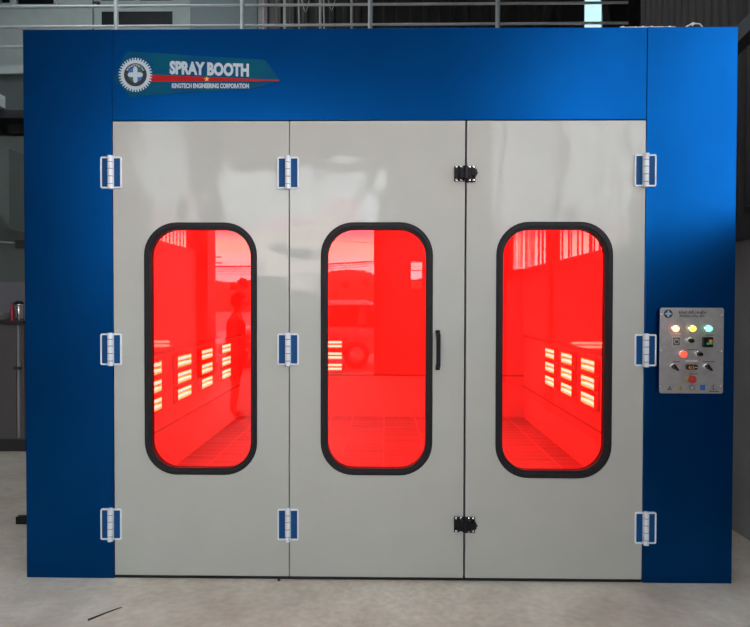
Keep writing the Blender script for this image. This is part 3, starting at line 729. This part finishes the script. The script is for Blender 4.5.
MB().lathe((c.x, cz_ + .22, tp + .1751), (0,0,1), [(.046, 0), (.046, .02), (.03, .035)], 22).tube([(c.x - .05, cz_ + .22, tp + .13), (c.x - .08, cz_ + .22, tp + .11), (c.x - .08, cz_ + .22, tp + .04), (c.x - .05, cz_ + .22, tp + .03)], .008, 8).build('flask_lid', M['black'], k, smooth=True)
c = P(.5, 321, cz_ + .1)
for k in range(2):
    tag(MB().lathe((c.x, cz_ + .15, tp + k*.045), (0,0,1), [(.03, 0), (.06, .02), (.075, .044), (.07, .044), (.055, .022), (.02, .008)], 20).build('bowl', M['plate'], smooth=True), ('pale bowl on the cabinet beside the bottle, under the other bowl', 'pale bowl on the cabinet, stacked in the lower bowl')[k], 'bowl', 'stacked bowls on the cabinet')
# wall behind the cabinet with a paler lower band, a pipe and a switch box
yw = 4.4
wz = P(10, 282, yw).z
xwR = XL - .06
struct(bx('wall_partition', (-8.8, yw, wz), (xwR, yw + .1, P(10, 148, yw).z + .15), M['dimwall']))
struct(bx('wall_partition_lower', (-8.8, yw, 0), (xwR, yw + .1, wz), M['dimwall2']))
zz = P(10, 243, yw).z
pp_ = MB().tube([(-6, yw - .03, zz + .08), (P(16, 243, yw).x, yw - .03, zz)], .011, 8).build('wall_pipe', M['galv'], smooth=True); tag(pp_, 'thin grey conduit running along the dim wall at far left', 'pipe')
q = px_rect(15, 240, 24, 248.5, yw - .06); tag(bx('junction_box', (q[0], yw - .06, q[2]), (q[1] + .05, yw, q[3]), M['beam'], None, .004), 'small black junction box at the conduit end beside the booth', 'junction box')
# dark curved duct overhead
b = MB(); pts = []
zA = P(0, 148, yw - .3).z; 
pr = [(P(-30, 146, 4.0).x, P(0, 140, 4.0).z), (P(0, 148, 4.0).x, P(0, 148, 4.0).z), (P(12, 150, 4.0).x, P(12, 150, 4.0).z), (P(24, 155, 4.0).x, P(24, 155, 4.0).z), (P(24, 232, 4.0).x, P(24, 232, 4.0).z), (P(14, 215, 4.0).x, P(14, 215, 4.0).z), (P(6, 203, 4.0).x, P(6, 203, 4.0).z), (P(0, 198, 4.0).x, P(0, 198, 4.0).z), (P(-30, 190, 4.0).x, P(-30, 190, 4.0).z)]
b.prism(pr, 3.7, 4.398)
tag(b.build('air_duct', M['dimwall']), 'dim grey curved duct high up at the left edge', 'duct')
# small dark foot block on the floor against the booth side
q = px_rect(16.8, 516, 26, 524.5, .45)
bx('side_bracket', (q[0] + .005, .43, q[2] + .008), (XL + .006, .47, q[3]), M['black'], booth)

# ---------- things on the booth top
a, b = P(620, 26.5, .5), P(674, 26.5, .5)
zr = ZT
tl = thing('plastic_trunking', 'thin white strip lying along the top right edge of the booth', 'strip', ((P(620, 28, .03).x + P(674, 28, .03).x)/2, .035, ZT))
x0, x1 = P(619.5, 28, .03).x, P(674.5, 28, .03).x
bx('strip', (x0, .02, ZT), (x1, .05, ZT + .010), M['whitepanel'], tl)
for px in (622.5, 642.5, 651, 669): xx = P(px, 28, .03).x; bx('clip', (xx - .006, .018, ZT + .008), (xx + .006, .052, ZT + .013), M['whitepanel'], tl)
pts = [P(681, 28.5, .05), P(688, 25.5, .05), P(694, 23.6, .06), P(700, 24.0, .05), P(705, 27.5, .05)]
pts[0].z = ZT + .004; pts[-1].z = ZT + .004
tag(MB().tube(pts, .0035, 6).tube([P(687, 26.4, .06), P(693, 22.8, .05), P(696, 23.0, .07), P(692, 25.6, .06)], .0035, 6).build('loose_wire', M['galv'], smooth=True), 'loose grey wire curling on the booth top at right', 'wire')

# small debris stain on the floor: rust-brown twig at left front
a, b = P(101, 580, 0), None
d0 = (CAM.z) ; 
def G(px, py, z=0.0):
    d = RM @ Vector(((px - 375) / F, -(py - 313.5) / F, -1)); t = (z - CAM.z) / d.z; return CAM + d*t
a, b = G(88, 620, .004), G(122, 607, .004)
tag(MB().tube([a, a.lerp(b, .5) + Vector((.004, .01, 0)), b], .005, 6, r2=.002).build('twig', M['cabbase']), 'thin dark twig lying on the floor at the lower left', 'twig')
tag(MB().lathe(G(279, 580.5, 0) , (0,0,1), [(.008, 0), (.009, .006), (.004, .012)], 10).build('pebble', M['dark']), 'tiny dark pebble on the floor under the left doors', 'pebble')

# ------------------------------------------------------------ outdoors in front (seen only as reflections)
struct(bx('ground', (-140, -160, -.12), (140, YF0 - .3, -.005), M['asphalt']))
hb = MB(); nx = 300
prof = []
for k in range(nx + 1):
    x = -110 + 220*k/nx; h = 7.6 + 1.0*math.sin(k*.105) + .5*math.sin(k*.27 + 1) + random.random()*.45
    prof.append((x, h))
vs = []
for r_, (yy, f) in enumerate(((-100, 0.0), (-112, .7), (-125, 1.0), (-145, .8), (-158, 0))):
    vs.append([hb.bm.verts.new((x, yy + random.uniform(-1.5, 1.5), -.5 + f*h + (random.uniform(-.12, .12) if f else 0))) for x, h in prof])
for r_ in range(4):
    for k in range(nx): hb.bm.faces.new((vs[r_][k], vs[r_][k+1], vs[r_+1][k+1], vs[r_+1][k]))
struct(hb.build('hillside', M['hill'], smooth=True))
def tree(px, zv, h, wd, label):
    c = R(px, 303, zv); r = thing('tree', label, 'tree', (c.x, c.y, 0), 'trees on the skyline')
    MB().tube([(c.x, c.y, -.1), (c.x, c.y, h*.5)], .25, 8, r2=.12).build('trunk', M['bark'], r)
    b = MB()
    for k in range(16):
        a = random.uniform(0, 2*PI); q = random.uniform(0, wd*.38); zc = h - wd*.42 + wd*random.uniform(-.3, .25)
        m4 = Matrix.Translation((c.x + q*math.cos(a), c.y + q*math.sin(a), zc)) @ Matrix.Scale(wd*random.uniform(.14, .24), 4)
        t = bmesh.ops.create_icosphere(b.bm, subdivisions=3, radius=1, matrix=m4)
        for v in t['verts']: v.co += Vector((random.uniform(-1,1), random.uniform(-1,1), random.uniform(-1,1)))*wd*.03
    b.build('crown', M['leaf'], r)
tree(244, 90, 5.15, 2.0, 'round dark tree on the skyline reflected in the left window')
tree(234, 92, 4.6, 1.2, 'low dark tree on the skyline reflected left of the round one')
tree(366, 92, 5.2, 1.2, 'small dark tree on the skyline reflected in the middle window')
tree(346, 90, 4.9, 1.6, 'low bushy tree on the skyline reflected in the middle window')
# utility pole and wires
pz = 55
c = R(214, 303, pz)
up = thing('utility_pole', 'concrete utility pole with crossarms in the yard, reflected in the left window', 'utility pole', (c.x, c.y, 0))
MB().tube([(c.x, c.y, -.1), (c.x, c.y, R(214, 240, pz).z)], .16, 10, r2=.11).build('pole', M['bark'], up, smooth=True)
for py in (257, 263): z_ = R(214, py, pz).z; bx('crossarm', (c.x - .7, c.y - .06, z_ - .05), (c.x + .7, c.y + .06, z_ + .05), M['beam'], up)
for k, (pa, pb, r_) in enumerate((((205, 266.5), (420, 257.5), .07), ((205, 271), (420, 262), .03), ((205, 269), (420, 259.5), .035), ((205, 274), (420, 266), .02), ((300, 236), (420, 243), .025))):
    A, B = R(*pa, pz - .45), R(*pb, pz - .45); pts = [A.lerp(B, t/10) - Vector((0, 0, .25*(1 - (t/5 - 1)**2))) for t in range(11)]
    names = ('thick black overhead wire across the yard, lowest thick one', 'thin overhead wire just under the thick one', 'thin overhead wire hugging the thick one', 'faint overhead wire below all the others', 'thin slanting overhead wire high in the middle window reflection')
    tag(MB().tube(pts, r_, 6).build('overhead_wire', M['wire']), names[k], 'wire', 'overhead wires')

# car: silver hatchback in the yard
def car():
    zv = 14.6
    c = R(300, 303, zv); X0 = c.x; Y0 = c.y - .8
    r = thing('parked_car', 'silver car parked outside in the yard, reflected in the windows', 'car', (X0, Y0, 0))
    Lh = 2.2
    # body sections along x : (x, z_low, z_belt, half width)
    prof = [(-2.15, .42, .62, .70), (-2.05, .30, .78, .80), (-1.6, .28, .90, .86), (-1.0, .26, .98, .88), (0, .25, 1.0, .89), (1.2, .26, 1.02, .88), (1.8, .30, 1.02, .85), (2.1, .36, .95, .78), (2.18, .45, .75, .72)]
    b = MB(); rings = []
    for x, zl_, zb_, hw in prof:
        ring_ = []
        for k in range(16):
            a = 2*PI*(k + .5)/16; cx_ = math.copysign(abs(math.cos(a))**.45, math.cos(a)); cz2 = math.copysign(abs(math.sin(a))**.45, math.sin(a))
            ring_.append(b.bm.verts.new((X0 + x, Y0 + cx_*hw, (zl_+zb_)/2 + cz2*(zb_-zl_)/2)))
        rings.append(ring_)
    for A, B in zip(rings, rings[1:]):
        for k in range(16): b.bm.faces.new((A[k], A[(k+1)%16], B[(k+1)%16], B[k]))
    b.bm.faces.new(rings[0][::-1]); b.bm.faces.new(rings[-1])
    b.build('body', M['carpaint'], r, smooth=True)
    def loft(secs, nm, m):
        b = MB(); rings = []
        for z, xa, xb, hw in secs: rings.append([b.bm.verts.new(v) for v in rrp(X0 + xa, Y0 - hw, X0 + xb, Y0 + hw, z)])
        n = len(rings[0])
        for A, B in zip(rings, rings[1:]):
            for k in range(n): b.bm.faces.new((A[k], A[(k+1)%n], B[(k+1)%n], B[k]))
        b.bm.faces.new(rings[0][::-1]); b.bm.faces.new(rings[-1]); b.build(nm, m, r, smooth=True)
    def rrp(x0, y0, x1, y1, z): return [(x, y_, z) for x, y_ in rr(x0, y0, x1, y1, .12, 4)]
    loft([(.98, -1.15, 2.0, .82), (1.3, -.62, 1.85, .72), (1.42, -.42, 1.75, .67)], 'cabin_glass', M['carglass'])
    loft([(1.42, -.46, 1.80, .69), (1.48, -.30, 1.70, .66), (1.53, .0, 1.5, .58)], 'roof', M['carpaint'])
    for s in (-1, 1):
        for xa, xb, wd in ((-1.15, -.45, .05), (.45, .42, .06), (1.98, 1.74, .09)):
            MB().tube([(X0 + xa, Y0 + s*.83, .97), (X0 + xb, Y0 + s*.68, 1.44)], wd/1.4, 6).build('pillar', M['carpaint'], r)
        MB().lathe((X0 - 1.35, Y0 + s*.70, .31), (0, s, 0), [(.31, 0), (.31, .17), (.27, .19)], 24).build('wheel', M['tyre'], r, smooth=True)
        MB().lathe((X0 + 1.35, Y0 + s*.70, .31), (0, s, 0), [(.31, 0), (.31, .17), (.27, .19)], 24).build('wheel', M['tyre'], r, smooth=True)
        for xq in (-1.35, 1.35): MB().lathe((X0 + xq, Y0 + s*.885, .31), (0, s, 0), [(.19, 0), (.17, .012), (.05, .02)], 20).build('hub_cap', M['galv'], r, smooth=True)
        bx('wing_mirror', (X0 - .72, Y0 + s*.86, .98), (X0 - .6, Y0 + s*1.02, 1.10), M['carpaint'], r, .02)
        bx('head_lamp', (X0 - 2.12, Y0 + s*.5, .62), (X0 - 1.98, Y0 + s*.76, .74), M['plate'], r, .02)
        bx('tail_lamp', (X0 + 2.02, Y0 + s*.55, .78), (X0 + 2.16, Y0 + s*.76, .95), M['lampred'], r, .02)
car()
bpy.data.objects['parked_car'].scale.z = 1.07

# ------------------------------------------------------------ person (seen as a reflection), reading a phone
def skin_obj(name, verts, edges, radii, m, parent, levels=2, root=0):
    me = bpy.data.meshes.new(name); me.from_pydata([Vector(v) for v in verts], edges, []); me.update()
    o = bpy.data.objects.new(name, me); COL.objects.link(o)
    o.modifiers.new('skin', 'SKIN')
    sv = me.skin_vertices[0].data
    for k, r_ in enumerate(radii): sv[k].radius = r_ if isinstance(r_, tuple) else (r_, r_); sv[k].use_root = (k == root)
    ss = o.modifiers.new('sub', 'SUBSURF'); ss.levels = levels; ss.render_levels = levels
    me.materials.append(m); o.parent = parent
    for p in me.polygons: p.use_smooth = True
    return o
pc = R(235, 303, 8.3)
per = thing('person', 'person in dark clothes standing looking down at a phone, reflected in the left window', 'person', (pc.x, pc.y, 0))
# local frame: faces +x (to the right in the mirror), x forward, y sideways
V = [(0,0,.90),(0,0,1.05),(.01,0,1.22),(0,0,1.36),(.02,0,1.43),(.05,0,1.50),(.075,0,1.575),(.07,0,1.635),   # 0 pelvis .. head 5,6,7
     (0,.17,1.34),(.02,.21,1.10),(.20,.13,1.10),(.27,.10,1.13),       # left arm 8-11
     (0,-.17,1.34),(.02,-.21,1.10),(.20,-.10,1.10),(.27,-.05,1.13),   # right arm 12-15
     (0,.09,.86),(.03,.10,.48),(.0,.11,.08),(.10,.12,.035),(.16,.12,.03),    # left leg 16-20
     (0,-.09,.86),(-.02,-.11,.48),(-.09,-.12,.08),(.01,-.13,.035),(.07,-.13,.03)]
E = [(0,1),(1,2),(2,3),(3,4),(4,5),(5,6),(6,7),(3,8),(8,9),(9,10),(10,11),(3,12),(12,13),(13,14),(14,15),(0,16),(16,17),(17,18),(18,19),(19,20),(0,21),(21,22),(22,23),(23,24),(24,25)]
Rd = [(.13,.10),(.12,.095),(.13,.10),(.10,.08),.05,(.075,.07),(.095,.08),(.075,.065),.05,.04,.032,.026,.05,.04,.032,.026,.085,.06,.038,.035,.025,.085,.06,.038,.035,.025]
# fingers
for side, w_ in ((1, 11), (-1, 15)):
    bxp = Vector(V[w_]); palm = bxp + Vector((.055, -side*.015, .005)); V.append(tuple(palm)); pi = len(V) - 1; E.append((w_, pi)); Rd.append((.026, .02))
    for f in range(4):
        a = palm + Vector((.02, -side*.012, .028 - f*.018)); b_ = a + Vector((.03, -side*.018, .006 - f*.003)); c_ = b_ + Vector((.004, -side*.024, 0))
        i0 = len(V); V += [tuple(a), tuple(b_), tuple(c_)]; Rd += [.009, .0085, .008]; E += [(pi, i0), (i0, i0+1), (i0+1, i0+2)]
    a = palm + Vector((-.02, -side*.02, .022)); b_ = a + Vector((.02, -side*.015, .022)); i0 = len(V); V += [tuple(a), tuple(b_)]; Rd += [.010, .009]; E += [(pi, i0), (i0, i0+1)]
body = skin_obj('body', V, E, Rd, M['skin'], per)
shv = [(0,0,.84),(0,0,1.05),(.01,0,1.22),(0,0,1.36),(0,.17,1.345),(.02,.205,1.17),(0,-.17,1.345),(.02,-.205,1.17)]
skin_obj('shirt', shv, [(0,1),(1,2),(2,3),(3,4),(4,5),(3,6),(6,7)], [(.15,.12),(.14,.112),(.15,.118),(.112,.09),.07,.062,.07,.062], M['shirt'], per)
skin_obj('shorts', [(0,0,.92),(0,.095,.82),(.03,.105,.50),(0,-.095,.82),(-.02,-.115,.50)], [(0,1),(1,2),(0,3),(3,4)], [(.15,.115),.105,.085,.105,.085], M['shorts'], per)
hb = MB(); bmesh.ops.create_uvsphere(hb.bm, u_segments=20, v_segments=14, radius=.112, matrix=Matrix.Translation((pc.x + .045, pc.y, 1.60)) @ Matrix.Diagonal((1.05, .92, 1.05, 1)))
for v in list(hb.bm.verts):
    l = v.co - Vector((pc.x + .045, pc.y, 1.60))
    if l.x > .055 and l.z < .035: v.co.x = pc.x + .045 + .045
hb.build('hair', M['hair'], per, smooth=True)
nb = MB().tube([(pc.x + .155, pc.y, 1.575), (pc.x + .172, pc.y, 1.545), (pc.x + .15, pc.y, 1.535)], .012, 8); nb.build('nose', M['skin'], per, smooth=True)
for s in (-1, 1):
    MB().lathe((pc.x + .150, pc.y + s*.032, 1.575), (1, 0, 0), [(.011, 0), (.008, .006)], 10).build('eye', M['hair'], per)
    MB().lathe((pc.x + .06, pc.y + s*.088, 1.565), (0, s, 0), [(.018, 0), (.026, .012), (.02, .018)], 12).build('ear', M['skin'], per)
tag(bx('mobile_phone', (pc.x + .325, pc.y - .055, 1.10), (pc.x + .335, pc.y + .06, 1.20), M['phone'], None, .003), 'dark mobile phone held by the reflected person', 'phone')

# ------------------------------------------------------------ output look
S.view_settings.view_transform = 'Standard'; S.view_settings.look = 'None'; S.view_settings.gamma = 1
S.view_settings.use_curve_mapping = False
S.view_settings.exposure = 0.0
S.cycles.max_bounces = 10; S.cycles.diffuse_bounces = 5; S.cycles.glossy_bounces = 5; S.cycles.transparent_max_bounces = 12
S.cycles.use_denoising = True
S.cycles.sample_clamp_indirect = 6
